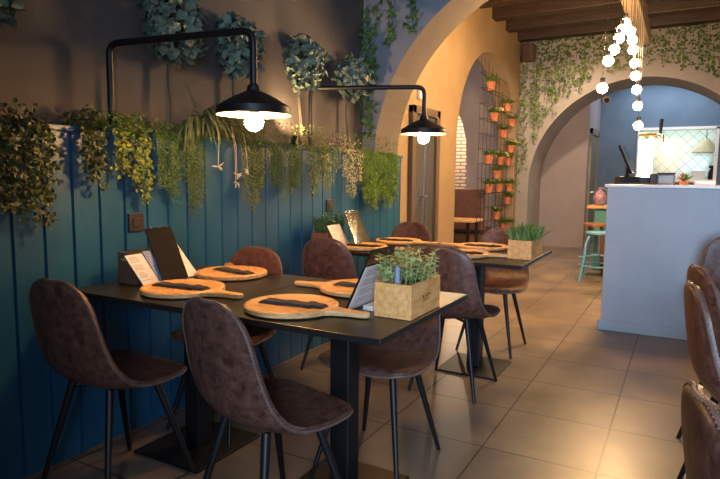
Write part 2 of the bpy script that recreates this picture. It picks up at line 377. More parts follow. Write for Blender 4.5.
# passage behind the back arch
struct(MB().box(-2.7, 11.05, 0, -1.53, 12.62, 3.75).build('wall_passage', MT['mauve']))
m = MB(); m.box(-1.6, 12.6, 0, -.80, 12.75, 3.75); m.box(.47, 12.6, 0, 2.6, 12.75, 3.75); m.box(-.80, 12.6, 0, .47, 12.75, 1.24); m.box(-.80, 12.6, 2.19, .47, 12.75, 3.75)
struct(m.build('wall_kitchen', MT['blue']))
m = MB(); m.box(-.84, 12.57, 1.22, -.79, 12.77, 2.22); m.box(.46, 12.57, 1.22, .51, 12.77, 2.22); m.box(-.84, 12.57, 2.18, .51, 12.77, 2.23); m.box(-.84, 12.55, 1.20, .51, 12.80, 1.25)
struct(m.build('window_2', MT['white']))
struct(MB().box(-2.2, 14.2, 0, 2.6, 14.4, 3.75).build('wall_kitchen', MT['dtile']))
struct(MB().box(-1.75, 12.62, 0, -1.6, 14.3, 3.75).build('wall_kitchen', MT['white']))
# passage door seen edge on
d = struct(MB().box(-1.535, 11.35, 0, -1.515, 12.2, 2.05).build('door_2', MT['olive'], bevel=.003))
m = MB(); m.box(-1.535, 11.25, 0, -1.49, 11.35, 2.15); m.box(-1.535, 12.2, 0, -1.49, 12.3, 2.15); m.box(-1.535, 11.25, 2.05, -1.49, 12.3, 2.15); m.build('door_frame', MT['olive'], d, bevel=.004)
m = MB(); m.tube([(-1.515, 11.45, 1.0), (-1.45, 11.45, 1.0), (-1.45, 11.58, 1.0)], .011, 8); m.build('door_handle', MT['steel'], d, smooth=True)
# panelled grey door in the ochre wall
d = struct(MB().box(-2.53, 5.62, 0, -2.485, 6.20, 1.89).build('door_1', MT['door'], bevel=.003))
m = MB()
m.box(-2.51, 5.53, 0, -2.45, 5.62, 1.97); m.box(-2.51, 6.20, 0, -2.45, 6.29, 1.97); m.box(-2.51, 5.53, 1.89, -2.45, 6.29, 1.97)
m.build('door_frame', MT['doorframe'], d, bevel=.005)
m = MB(); m.box(-2.49, 5.93, .02, -2.478, 5.96, 1.84); m.build('door_strip', MT['steel'], d)
m = MB(); m.box(-2.49, 5.76, .92, -2.48, 5.80, 1.10); m.tube([(-2.48, 5.78, 1.03), (-2.43, 5.78, 1.03), (-2.43, 5.88, 1.03)], .011, 8); m.build('door_handle', MT['steel'], d)
m = MB(); m.box(-2.5, 5.72, 2.05, -2.46, 5.80, 2.16)
tag(m.build('emergency_light', MT['white'], bevel=.008), 'small pale box light fixed above the grey door frame', 'wall light')
# ceiling beams, one pale timber along and dark ones across
pb = tag(MB().box(-.76, AY1, 3.25, -.57, 10.0, 3.74).build('ceiling_beam', MT['paleb'], bevel=.01), 'pale timber beam running lengthwise under the dark beams above bulbs', 'beam')
desc = ['dark ceiling beam nearest to the ivy wall', 'second dark ceiling beam out from the ivy wall', 'third dark ceiling beam out from the ivy wall', 'fourth dark ceiling beam out from the ivy wall', 'fifth dark ceiling beam out from the ivy wall', 'sixth dark ceiling beam out from the ivy wall', 'dark ceiling beam closest to the big front arch']
for k in range(7):
    y0 = 9.72 - .72 * k
    tag(MB().box(-2.5, y0, 3.46, 2.6, y0 + .2, 3.75).build('cross_beam', MT['beam'], bevel=.012), desc[k], 'beam', 'dark beams across the ceiling')

# ------------------------------------------------------------------ chairs
def catmull(P, n):
    out = []
    for i in range(len(P) - 1):
        p0 = P[max(i - 1, 0)]; p1 = P[i]; p2 = P[i + 1]; p3 = P[min(i + 2, len(P) - 1)]
        for k in range(n):
            t = k / n
            out.append(tuple(.5 * (2 * b + (c - a) * t + (2 * a - 5 * b + 4 * c - d) * t * t + (-a + 3 * b - 3 * c + d) * t ** 3) for a, b, c, d in zip(p0, p1, p2, p3)))
    out.append(P[-1]); return out
def chair_shell():
    # y, z, half width, wing
    P = [(-.245, .855, .155, .008), (-.240, .785, .166, .018), (-.230, .69, .178, .028), (-.214, .595, .192, .036), (-.190, .52, .205, .042), (-.140, .463, .216, .040), (-.06, .440, .224, .026), (.04, .440, .228, .016), (.13, .450, .224, .010), (.18, .456, .212, .004), (.208, .450, .198, -.004)]
    pr = catmull(P, 4)
    # arc length, resample with dense ends
    L = [0]
    for a, b in zip(pr[:-1], pr[1:]): L.append(L[-1] + math.hypot(b[0] - a[0], b[1] - a[1]))
    T = L[-1]
    def at(s):
        for i in range(len(L) - 1):
            if s <= L[i + 1] + 1e-9:
                t = (s - L[i]) / max(1e-9, L[i + 1] - L[i]); return tuple(lerp(a, b, t) for a, b in zip(pr[i], pr[i + 1]))
        return pr[-1]
    ss = [.002, .008, .018, .032, .05, .072, .10, .13] + [.13 + (T - .23) * i / 14 for i in range(1, 15)] + [T - .075, T - .05, T - .03, T - .014, T - .002]
    nt = 14; rows = []
    for s in ss:
        y, z, hw, wg = at(s); y2, z2, *_ = at(min(T, s + .01)); y1, z1, *_ = at(max(0, s - .01))
        tg = V((0, y2 - y1, z2 - z1)).normalized(); nn = V((0, -tg.z, tg.y))      # normal towards the sitter
        if nn.y < 0 and s < T * .3: nn = -nn
        if nn.z < 0: nn = -nn
        r = .135
        if s < r: hw *= (1 - (1 - s / r) ** 2.6) ** (1 / 2.6)
        r2 = .10
        if T - s < r2: hw *= (1 - (1 - (T - s) / r2) ** 3) ** (1 / 3)
        rows.append([(V((hw * t, y, z)) + nn * wg * abs(t) ** 2.2, nn, t) for t in [2 * j / nt - 1 for j in range(nt + 1)]])
    th = .030; ns = len(rows)
    m = MB(); vs = []
    for side in (0, 1):
        for i, rw in enumerate(rows):
            for j, (p, n_, t) in enumerate(rw):
                e = min(1, min(i, ns - 1 - i) / 3, min(j, nt - j) / 1.5)
                e = math.sin(e * PI / 2)
                vs.append(p + n_ * (th * .5 * (.55 + .45 * e)) * (1 if side == 0 else -1))
    N_ = ns * (nt + 1); fs = []
    idx = lambda s_, i, j: s_ * N_ + i * (nt + 1) + j
    for i in range(ns - 1):
        for j in range(nt):
            fs.append((idx(0, i, j), idx(0, i, j + 1), idx(0, i + 1, j + 1), idx(0, i + 1, j)))
            fs.append((idx(1, i, j), idx(1, i + 1, j), idx(1, i + 1, j + 1), idx(1, i, j + 1)))
    per = [(0, j) for j in range(nt + 1)] + [(i, nt) for i in range(1, ns)] + [(ns - 1, j) for j in range(nt - 1, -1, -1)] + [(i, 0) for i in range(ns - 2, 0, -1)]
    for a, b in zip(per, per[1:] + per[:1]): fs.append((idx(0, *a), idx(1, *a), idx(1, *b), idx(0, *b)))
    m.add(vs, fs)
    loop = [rows[i][j][0] for i, j in per]; nor = [rows[i][j][1] for i, j in per]
    return m, loop, nor
def make_chair(label):
    t = thing('dining_chair', label, 'chair', (0, 0, 0), 0, 'brown shell dining chairs')
    sh, loop, nor = chair_shell()
    t0 = t; t = sh.build('seat_shell', MT['leather'], t, smooth=True)
    ctr = sum(loop, V()) / len(loop)
    pts = [p - n_ * .006 for p, n_ in zip(loop, nor)]
    out = []
    k = len(loop)
    for i in range(k):
        tg = (loop[(i + 1) % k] - loop[i - 1]).normalized(); o_ = tg.cross(nor[i])
        if o_.dot(loop[i] - ctr) < 0: o_ = -o_
        out.append(o_)
    MB().tube([p + o_ * .002 for p, o_ in zip(pts, out)], .0052, 6, closed=True).build('seam_piping', MT['seam'], t, smooth=True)
    st = MB()
    # stitches: resample the loop evenly
    seg = [(loop[(i + 1) % k] - loop[i]).length for i in range(k)]; tot = sum(seg); n = 170; acc = 0; i = 0
    for q in range(n):
        d = tot * q / n
        while acc + seg[i] < d: acc += seg[i]; i += 1
        f = (d - acc) / max(seg[i], 1e-6); j = (i + 1) % k
        p = loop[i].lerp(loop[j], f); n_ = nor[i].lerp(nor[j], f); o_ = out[i].lerp(out[j], f).normalized(); tg = (loop[j] - loop[i]).normalized()
        a = p - n_ * .0125 + o_ * .0015 - tg * .003; b = p - n_ * .002 + o_ * .0065 + tg * .004
        st.tube([a, b], .0011, 4, cap=False)
    st.build('stitching', MT['stitch'], t); t = t0
    for sx in (-1, 1):
        for sy in (-1, 1):
            MB().tube([(sx * .105, sy * .10 - .01, .436), (sx * .195, sy * .21, .0)], [.0155, .0090], 12).build('leg', MT['black'], t, smooth=True)
    fr = MB(); fr.tube([(-.11, -.11, .418), (.11, .09, .418)], .009, 8); fr.tube([(.11, -.11, .418), (-.11, .09, .418)], .009, 8)
    fr.build('under_frame', MT['black'], t, smooth=True)
    return t
CH = [  # x, y, rotation, label
    (-1.90, 1.475, .00, 'brown leatherette chair with its back turned, nearest the teal wall by the front table'),
    (-1.155, 1.50, -.24, 'brown chair in front of the near table, its mottled back towards the viewer'),
    (-1.92, 2.13, PI, 'brown chair on the far side of the near table against the teal wall'),
    (-1.10, 2.18, PI - .02, 'brown chair tucked under the near table behind the sage planter crate'),
    (-1.87, 3.19, 0, 'brown chair by the teal wall with its back between the two tables'),
    (-1.125, 3.20, 0, 'brown chair at the aisle side of the second table, back to the near table'),
    (-1.97, 4.22, PI, 'brown chair behind the second table in front of the grey door'),
    (-1.16, 4.10, PI, 'brown chair behind the grassy planter crate, its legs standing in the aisle'),
    (.285, 1.19, -PI / 2 + .22, 'brown stitched chair at the right edge, cut off lowest of the row'),
    (.285, 2.42, -PI / 2 + .16, 'brown chair second along the right row, its seam edge lit orange'),
    (.305, 2.95, -PI / 2 + .3, 'brown chair third along the right row, back partly showing'),
    (.34, 4.45, PI, 'brown chair at the right edge standing closest to the bar counter'),
]
c0 = make_chair(CH[0][3])
c0.location = (CH[0][0], CH[0][1], 0); c0.rotation_euler = (0, 0, CH[0][2])
for x, y, r, lb in CH[1:]: dup(c0, (x, y, 0), r, lb)

# ------------------------------------------------------------------ tables
def make_table(label, x0, x1, y0, y1, bases, grp):
    cx, cy = (x0 + x1) / 2, (y0 + y1) / 2
    t = thing('dining_table', label, 'table', (cx, cy, 0), 0, grp)
    MB().box(x0 - cx, y0 - cy, .728, x1 - cx, y1 - cy, .75).build('tabletop', MT['tabletop'], t, bevel=.0025)
    for bx in bases:
        b = bx - cx
        MB().box(b - .19, -.205, 0, b + .19, .205, .012).build('base_plate', MT['black'], t, bevel=.003)
        MB().box(b - .042, -.042, .012, b + .042, .042, .71).build('column', MT['black'], t, bevel=.006)
        m = MB(); m.box(b - .24, -.03, .708, b + .24, .03, .728); m.box(b - .03, -.26, .708, b + .03, .26, .728); m.build('top_bracket', MT['black'], t)
    return t
make_table('black square table against the teal wall holding two boards and the tall menus', -2.20, -1.476, 1.485, 2.275, [-1.87], 'near black tables')
make_table('black square table in front with the sage planter crate on its corner', -1.472, -.750, 1.485, 2.275, [-1.10], 'near black tables')
make_table('black table of the second row by the teal wall with red plant box', -2.20, -1.476, 3.19, 4.03, [-1.85], 'far black tables')
make_table('black table of the second row at the aisle with the grassy planter crate', -1.472, -.750, 3.19, 4.03, [-1.13], 'far black tables')

# ------------------------------------------------------------------ boards and napkins
TZ = .751
def make_board(label):
    t = thing('serving_board', label, 'serving board', (0, 0, 0), 0, 'round wooden serving boards')
    r = .168
    m = MB(); m.lathe([(r - .012, 0), (r, .006), (r, .019), (r - .006, .0235), (r - .018, .0235), (r - .027, .017), (.001, .015)], 48); m.lathe([(.001, 0), (r - .012, 0)], 48)
    m.build('board', MT['wood'], t, smooth=True)
    hp = [(r - .02, -.055), (r + .015, -.034), (r + .06, -.022), (r + .11, -.021), (r + .132, -.016), (r + .14, 0), (r + .132, .016), (r + .11, .021), (r + .06, .022), (r + .015, .034), (r - .02, .055)]
    m = MB(); m.prism(hp, .018, 'z', .002); m.build('board_handle', MT['wood'], t, smooth=True, bevel=.005)
    return t
def make_napkin(label):
    t = thing('napkin', label, 'napkin', (0, 0, 0), 0, 'charcoal napkins on the boards')
    m = MB(); n = 10
    for k, (w0, zz, ln) in enumerate(((.036, .0, .125), (.030, .004, .118))):
        rows = []
        for i in range(n + 1):
            u = -ln + 2 * ln * i / n; ww = w0 * (1 - .25 * (i / n)) ; z = zz + .0015 * math.sin(i * 1.7)
            rows += [(u, -ww, z), (u, -ww * .9, z + .005), (u, ww * .9, z + .005), (u, ww, z)]
        fs = []
        for i in range(n):
            for j in range(3): fs.append((i * 4 + j, i * 4 + j + 1, i * 4 + 5 + j, i * 4 + 4 + j))
            fs.append((i * 4 + 3, i * 4, i * 4 + 4, i * 4 + 7))
        fs += [(0, 3, 2, 1), (n * 4, n * 4 + 1, n * 4 + 2, n * 4 + 3)]
        m.add(rows, fs)
    m.build('folded_cloth', MT['napkin'], t, smooth=True)
    MB().box(.05, -.034, -.0005, .078, .034, .0105).build('napkin_band', MT['napkin'], t, bevel=.003)
    return t
BD = [ # board x,y,rot, napkin dx,dy,rot ; labels
    (-1.20, 1.672, .06, .005, .005, .12, 'front serving board with handle pointing to the planter crate', 'charcoal napkin on the front serving board'),
    (-1.765, 1.705, .02, -.01, .0, .10, 'serving board in front of the tall menus by the wall', 'charcoal napkin on the board in front of the tall menus'),
    (-1.86, 2.105, 2.35, .01, .01, -.2, 'serving board at the back of the near table next to the wall', 'charcoal napkin on the board at the back of the near table'),
    (-1.155, 2.095, PI + .12, .01, .01, .05, 'serving board half hidden behind the leaning grey menu', 'charcoal napkin half hidden behind the leaning grey menu'),
    (-1.86, 3.40, .05, .02, 0, .1, 'serving board of the second row in front of the gold lit menu', 'charcoal napkin in front of the gold lit menu'),
    (-1.80, 3.84, .05, -.02, 0, .1, 'serving board at the rear of the second row near the wall', 'charcoal napkin at the rear of the second row near the wall'),
    (-1.17, 3.42, .20, .0, 0, .1, 'serving board whose handle points to the grassy planter crate', 'charcoal napkin on the board pointing to the grassy crate'),
    (-1.17, 3.85, PI, .0, 0, .1, 'serving board behind the grassy planter crate at the aisle table', 'charcoal napkin on the board behind the grassy crate'),
]
b0 = n0 = None
for x, y, r, dx, dy, nr, lb, nl in BD:
    if b0 is None:
        b0 = make_board(lb); b0.location = (x, y, TZ); b0.rotation_euler = (0, 0, r); n0 = make_napkin(nl); n0.location = (x + dx, y + dy, TZ + .0175); n0.rotation_euler = (0, 0, nr)
    else:
        dup(b0, (x, y, TZ), r, lb); dup(n0, (x + dx, y + dy, TZ + .0175), nr, nl)

# ------------------------------------------------------------------ planter crates
def open_box(m, x0, y0, x1, y1, h, t=.011):
    m.box(x0, y0, 0, x1, y1, t); m.box(x0, y0, t, x0 + t, y1, h); m.box(x1 - t, y0, t, x1, y1, h); m.box(x0 + t, y0, t, x1 - t, y0 + t, h); m.box(x0 + t, y1 - t, t, x1 - t, y1, h)
def plant_box(name, label, loc, lx, ly, h, mw, leaf_fn, lm, mark=True, rz=0):
    t = thing(name, label, 'planter', loc, rz)
    m = MB(); open_box(m, -lx / 2, -ly / 2, lx / 2, ly / 2, h); cr = m.build('crate', mw, t, bevel=.0015)
    MB().box(-lx / 2 + .012, -ly / 2 + .012, .011, lx / 2 - .012, ly / 2 - .012, h - .025).build('soil', MT['soil'], t)
    m = MB(); leaf_fn(m, lx, ly, h); m.raw = True; m.build('foliage', lm, t)
    if mark:  # small burnt script mark on the long side
        pts = []
        for i in range(40):
            u = i / 39; pts.append((lx / 2 + .0006, -.035 + .07 * u + .006 * math.sin(u * 22 + 1), h * .52 + .008 * math.sin(u * 19) * (1 - .4 * u) + .006 * u))
        m = MB(); m.tube(pts, .0011, 4)
        m.tube([(lx / 2 + .0006, -.03, h * .52 - .014), (lx / 2 + .0006, .03, h * .52 - .010)], .0008, 4)
        m.build('script_mark', MT['burn'], cr)
    return t
def bushy(m, lx, ly, h, n=420, H=.105, sp=1.05, L=(.020, .031)):
    for k in range(44):
        bx, by = rnd.uniform(-.42, .42) * lx, rnd.uniform(-.42, .42) * ly
        tip = V((bx * (sp + .25) + rnd.uniform(-.02, .02), by * (sp + .15) + rnd.uniform(-.02, .02), h + H * rnd.uniform(.45, 1)))
        b = V((bx, by, h - .03)); m.tube([b, (b + tip) / 2 + rv(.006), tip], .0013, 4)
        for q in range(13):
            f = .3 + .7 * q / 12; p = b.lerp(tip, f); a = q * 2.4 + k
            d = V((math.cos(a), math.sin(a), rnd.uniform(.1, .8)))
            m.leaf(p, d, V((0, 0, 1)) + rv(.4), rnd.uniform(*L), rnd.uniform(.013, .018), .1, .2, 0)
def grassy(m, lx, ly, h, n=300, H=.15):
    for k in range(n):
        b = V((rnd.uniform(-.42, .42) * lx, rnd.uniform(-.42, .42) * ly, h - .03))
        d = V((rnd.uniform(-.4, .4) + b.x * 3, rnd.uniform(-.4, .4) + b.y * 1.6, 1)).normalized(); Ln = rnd.uniform(.6, 1.05) * H
        m.leaf(b, d, rv(1), Ln, rnd.uniform(.009, .015), .2, rnd.uniform(-.1, .5), 0)
p1 = plant_box('planter_crate', 'pine crate with sage green plant on the near table corner', (-.832, 1.865, TZ), .136, .262, .118, MT['crate'], bushy, MT['lf_box'])
tg_ = MB(); tg_.tube([(.0, -.095, .09), (.0, -.095, .165)], .011, 10); tg_.sphere((0, -.095, .165), .011, 10); tg_.build('charcoal_peg', MT['greybox'], p1, smooth=True)
plant_box('planter_crate', 'pine crate with grassy plant at the aisle corner of the second row', (-.825, 3.58, TZ), .138, .29, .112, MT['crate'], lambda m, a, b, c: grassy(m, a, b * .9, c, 330, .125), MT['lf_grass'], False)
plant_box('planter_box', 'reddish wooden box with small olive plant by the teal wall', (-2.125, 3.40, TZ), .13, .24, .098, MT['redwood'], lambda m, a, b, c: bushy(m, a, b, c, H=.13), MT['lf_fine'], False)
bx_ = thing('menu_box', 'dark wooden box behind the leaning menus on the near table', 'box', (-2.10, 1.83, TZ), 0)
m = MB(); open_box(m, -.052, -.13, .052, .13, .135); bc_ = m.build('crate', MT['darkwood'], bx_, bevel=.0015)
m = MB(); pts = [(.0 - .03 + .06 * i / 20, -.1308, .105 + .005 * math.sin(i * 1.1)) for i in range(21)]; m.tube(pts, .001, 4); m.build('script_mark', MT['paper'], bc_)

# ------------------------------------------------------------------ menus
def sheet(name, label, bl, br, tl, tr, m_, th=.004, lines=0, clip=None, cat='menu', lines_side=1, group=None):
    """thin board through four corners with real thickness, thing-level"""
    bl, br, tl, tr = map(V, (bl, br, tl, tr)); n_ = (br - bl).cross(tl - bl).normalized()
    t = thing(name, label, cat, tuple((bl + br) / 2), 0, group); o0 = (bl + br) / 2
    q = [bl - o0, br - o0, tr - o0, tl - o0]
    m = MB(); m.add([p - n_ * th / 2 for p in q] + [p + n_ * th / 2 for p in q], [(3, 2, 1, 0), (4, 5, 6, 7), (0, 1, 5, 4), (1, 2, 6, 5), (2, 3, 7, 6), (3, 0, 4, 7)])
    t0 = t; t = m.build('sheet', m_, t, bevel=.0008)
    if lines:
        m = MB(); r2 = random.Random(lines)
        for k in range(lines):
            v = .9 - .8 * k / lines
            if k % 5 == 4: continue
            a, b = (.12, .12 + r2.uniform(.35, .72)); h = .012
            P = lambda u, w_: (q[0].lerp(q[1], u)).lerp(q[3].lerp(q[2], u), w_)
            n2 = n_ * lines_side * (th / 2 + .0004)
            m.add([P(a, v) + n2, P(b, v) + n2, P(b, v + h) + n2, P(a, v + h) + n2], [(0, 1, 2, 3)])
        m.build('printed_lines', MT['ink'], t)
    if clip:
        P = (q[3] + q[2]) / 2; u = (q[2] - q[3]).normalized(); d = (q[0] - q[3]).normalized()
        m = MB()
        for s_ in (-.045, 0, .045):
            m.tube([P + u * s_ - d * .006 - n_ * .006, P + u * s_ + d * .004 - n_ * .009], .004, 6)
            m.tube([P + u * s_ - d * .006 + n_ * .006, P + u * s_ + d * .004 + n_ * .009], .004, 6)
        m.build('screw_posts' if clip == 2 else 'clip', MT['steel'], t)
    return t0
# near table: white list, blue list, black menu board, cream list
sheet('paper_menu', 'white price list leaning on the dark box, leftmost of the menus', (-2.0, 1.705, TZ), (-2.0, 1.795, TZ), (-2.042, 1.645, .884), (-2.042, 1.735, .884), MT['paper'], .003, 16)
sheet('paper_menu', 'blue printed menu between the white list and black menu board', (-2.0, 1.797, TZ), (-2.0, 1.84, TZ), (-2.042, 1.738, .892), (-2.042, 1.781, .892), MT['bluepaper'], .003, 10)
sheet('menu_board', 'tall black menu board with screw posts standing by the wall', (-1.985, 1.80, TZ + .004), (-1.985, 1.948, TZ + .004), (-2.06, 1.772, .988), (-2.06, 1.918, .988), MT['gloss'], .007, 0, 2)
sheet('paper_menu', 'narrow cream menu sticking out behind the tall black board', (-2.0, 1.95, TZ), (-2.0, 2.03, TZ), (-2.075, 1.91, .925), (-2.075, 1.95, .925), MT['paper'], .004)
# leaning by the sage planter crate: one black clipboard and the paper clipped on it
sheet('menu_board', 'black clipboard behind the grey menu at the sage planter crate', (-1.022, 1.745, TZ + .004), (-1.022, 1.935, TZ + .004), (-.928, 1.765, .972), (-.928, 1.955, .972), MT['gloss'], .005, 0, 0)
sheet('paper_menu', 'grey shaded paper menu leaning against the sage planter crate', (-1.010, 1.742, TZ + .004), (-1.010, 1.938, TZ + .004), (-.946, 1.757, .912), (-.946, 1.947, .912), MT['paper'], .002, 18, None, 'menu', 1)
m = MB(); m.box(-.975, 1.79, TZ, -.935, 1.90, TZ + .018)
tag(m.build('card_stand', MT['paper'], bevel=.002), 'little cream card base at the foot of the grey menu', 'card stand')
# second row
sheet('paper_menu', 'pale price list leaning on the red plant box', (-1.99, 3.30, TZ), (-1.99, 3.46, TZ), (-2.06, 3.27, .90), (-2.06, 3.43, .905), MT['paper'], .003, 14)
sheet('menu_board', 'black menu board shining gold beside the red plant box', (-1.93, 3.44, TZ + .004), (-1.93, 3.66, TZ + .004), (-2.04, 3.46, .985), (-2.04, 3.64, .99), MT['gloss'], .006, 0, 1)

# ------------------------------------------------------------------ wall lamps
def make_lamp(label, base, tip, arm_z, rim_z):
    t = thing('gooseneck_lamp', label, 'lamp', (base[0], base[1], 1.34), 0, 'black gooseneck lamps over the tables')
    d = V((tip[0] - base[0], tip[1] - base[1], 0)); z0 = 1.34
    MB().tube(fillet([(0, 0, 0), (0, 0, arm_z - z0), d + V((0, 0, arm_z - z0)), d + V((0, 0, rim_z + .125 - z0))], .055, 8), .0155, 12).build('arm', MT['black'], t, smooth=True)
    c = tuple(d + V((0, 0, rim_z - z0)))
    sh = MB(); sh.lathe([(.156, 0), (.158, .002), (.156, .032), (.088, .074), (.030, .100), (.026, .122), (.018, .128)], 40, c)
    o = sh.build('lamp_shade', MT['black'], t, smooth=True)
    # open the bottom: remove the cap
    bm = bmesh.new(); bm.from_mesh(o.data); bm.faces.ensure_lookup_table()
    for f in [f for f in bm.faces if len(f.verts) > 20 and f.calc_center_median().z < c[2] + .05]: bm.faces.remove(f)
    bm.to_mesh(o.data); bm.free()
    i_ = MB(); i_.lathe([(.154, .001), (.152, .029), (.086, .070), (.032, .095)], 40, c); i_ = i_.build('shade_lining', MT['shade_in'], o, smooth=True)
    bm = bmesh.new(); bm.from_mesh(i_.data)
    for f in [f for f in bm.faces if len(f.verts) > 20 and f.calc_center_median().z < c[2] + .05]: bm.faces.remove(f)
    bm.to_mesh(i_.data); bm.free()
    so = MB().tube([V(c) + V((0, 0, .005)), V(c) + V((0, 0, .10))], .02, 14).build('socket', MT['black'], t, smooth=True)
    MB().sphere(V(c) + V((0, 0, -.026)), .040, 20).build('bulb', MT['bulb'], so, smooth=True)
    return t
make_lamp('black arched lamp hanging its conical shade over the near table', (-2.345, 1.845), (-1.59, 1.95), 1.82, 1.475)
make_lamp('black arched lamp with conical shade over the second row table', (-2.345, 3.50), (-1.60, 3.79), 1.845, 1.525)

# ------------------------------------------------------------------ topiary trees
def tree(label, y, z, r, seed, x=-2.365):
    global rnd
    keep = rnd; rnd = random.Random(seed)
    t = thing('topiary_tree', label, 'tree', (x, y, 1.34), 0, 'round topiary trees in the planter')
    cz = z - 1.34
    tr = MB(); tr.tube([(0, 0, 0), (.006, .006, cz * .3), (-.006, -.004, cz * .6), (0, 0, cz)], [.014, .012, .011, .008], 8)
    for k in range(10):
        a = k * 2.4; e = V((abs(math.cos(a)) * .5, math.sin(a), rnd.uniform(-.3, .9))).normalized() * r * .75
        tr.tube([(0, 0, cz - r * .5), V((0, 0, cz)) + e * .5, V((0, 0, cz)) + e], [.006, .004, .002], 5)
    tr.build('trunk', MT['trunk'], t, smooth=True)
    f = MB(); w_ = MB(); sx = .42
    for k in range(430):
        u = rnd.uniform(-1, 1); a = rnd.uniform(0, 2 * PI); s_ = math.sqrt(1 - u * u)
        n_ = V((s_ * math.cos(a), s_ * math.sin(a), u)); rr = r * (rnd.uniform(.55, 1.0) ** .6) * (1 + .13 * math.sin(3 * a + seed) + .08 * math.cos(5 * u + seed))
        p = V((n_.x * rr * (sx if n_.x < 0 else .95), n_.y * rr, n_.z * rr + cz))
        if x + p.x < WX + .03: p.x = WX + .035 - x
        d = (n_ * .7 + rv(.8) + V((.15, 0, -.35)))
        if x + p.x < WX + .09: d.x = abs(d.x)
        q = (w_ if rnd.random() < .05 and n_.z < .3 else f)
        q.leaf(p, d, n_ + rv(.4), rnd.uniform(.042, .072), rnd.uniform(.034, .050), .12, .25, 0)
    f.raw = w_.raw = True
    f.build('foliage', MT['lf_tree'], t); w_.build('dry_leaves', MT['lf_treew'], t); rnd = keep
tree('largest grey green topiary tree, behind the arm of the first lamp', 2.225, 1.985, .165, 3)
tree('grey green topiary tree half behind the first lamp drop pipe', 2.725, 1.99, .155, 4)
tree('grey green topiary tree between the two lamps, standing clear', 3.40, 2.01, .168, 5)
tree('smallest grey green topiary tree, behind the second lamp arm by the pier', 4.05, 2.005, .152, 6)
tree('dark topiary tree cut off by the upper corner above the wall', 1.265, 1.94, .15, 8)

# ------------------------------------------------------------------ trailing plants on the ledge
def trailer(name, label, y0, y1, zb, lm, kind, n_str, leaf, seed, mound=.08, dens=70, spread=.02, prof=None, cat='plant'):
    """mound on the planter edge with strands falling down the panelling"""
    global rnd
    keep = rnd; rnd = random.Random(seed)
    yc = (y0 + y1) / 2; hw = (y1 - y0) / 2
    t = thing(name, label, cat, (-2.30, yc, 1.34), 0, 'trailing plants along the ledge')
    f = MB(); st = MB()
    L0, L1, W0, W1 = leaf
    def clampx(p, d):
        x = -2.30 + p.x; z = 1.34 + p.z
        if z < 1.43 and x < PX + .025: p.x = PX + .03 + 2.30 + rnd.uniform(0, .02)
        if x < WX + .02: p.x = WX + .03 + 2.30
        if z < 1.45 and d.x < 0: d.x = -d.x
    for k in range(int(dens * 1.6 * (1 + mound * 8))):
        p = V((rnd.uniform(-.08, .10), rnd.uniform(-hw, hw), .07 + rnd.random() ** 1.3 * mound * 1.6)); d = rv(1) + V((.3, 0, .4)); clampx(p, d)
        f.leaf(p, d, V((.4, 0, 1)) + rv(.5), rnd.uniform(L0, L1), rnd.uniform(W0, W1), .12, .2, kind)
    for s_ in range(n_str):
        yy = rnd.uniform(-hw, hw); u = yy / hw
        e = prof(u) if prof else (1 - .45 * abs(u) ** 1.5)
        ln = (1.46 - zb) * e * rnd.uniform(.85, 1.15)
        pts = []; K = 9; x = rnd.uniform(.075, .11); dy = rnd.uniform(-.03, .03)
        for q in range(K + 1):
            v = q / K
            pts.append(V((-.02 + (x + .02) * min(1, v * 5) + rnd.uniform(-.006, .008), yy * (1 - .12 * v) + dy * v + rnd.uniform(-.008, .008), .10 - ln * max(0, v - .04))))
        for p in pts:
            if 1.34 + p.z < 1.43: p.x = max(p.x, PX + .03 + 2.30)
        st.tube(pts, .0014, 4)
        nl = max(8, int(dens * 1.5 * ln))
        for q in range(nl):
            v = (q + rnd.random()) / nl * K; i = min(K - 1, int(v)); p = pts[i].lerp(pts[i + 1], v - i) + V((rnd.uniform(0, spread), rnd.uniform(-spread, spread), 0))
            d = V((rnd.uniform(-.1, 1), rnd.uniform(-1, 1), rnd.uniform(-.9, .35))); clampx(p, d)
            f.leaf(p, d, V((.7, 0, .7)) + rv(.5), rnd.uniform(L0, L1), rnd.uniform(W0, W1), .12, .2, kind)
    f.raw = True
    f.build('foliage', lm, t); st.build('stems', MT['stem'], t); rnd = keep; return t
BIG = (.018, .029, .016, .023); MED = (.018, .028, .013, .019); FINE = (.010, .018, .004, .007); SM = (.012, .020, .008, .013)
trailer('trailing_plant', 'large dark leafed trailing plant at the left end of the ledge', .95, 1.44, 1.06, MT['lf_dark'], 0, 36, BIG, 11, .055, 95, .035, lambda u: .62 + .38 * (u * .5 + .5))
trailer('trailing_plant', 'short trailing plant on the ledge next to the large dark one', 1.60, 1.69, 1.16, MT['lf_dark'], 0, 9, MED, 12, .05, 90, .025)
trailer('trailing_plant', 'yellowish trailing plant above the dark brown switch plate', 1.755, 1.92, 1.10, MT['lf_yel'], 0, 13, MED, 13, .05, 90, .025, lambda u: .55 + .45 * (u * .5 + .5))
trailer('trailing_plant', 'feathery olive trailing strand left of the spider plant', 1.975, 2.11, 1.09, MT['lf_fine'], 1, 14, FINE, 14, .05, 240, .02)
trailer('trailing_plant', 'long feathery olive strand directly under the spider plant', 2.155, 2.30, 1.03, MT['lf_fine'], 1, 15, FINE, 15, .05, 240, .02)
trailer('trailing_plant', 'small leafed yellow green trailer under the first lamp bulb', 2.585, 2.76, 1.02, MT['lf_yel'], 1, 12, SM, 16, .06, 130, .022)
trailer('trailing_plant', 'wide bushy olive trailer hanging below the third topiary tree', 2.82, 3.18, 1.10, MT['lf_fine'], 1, 34, FINE, 17, .11, 210, .028, lambda u: .85 + .15 * math.cos(u * 3))
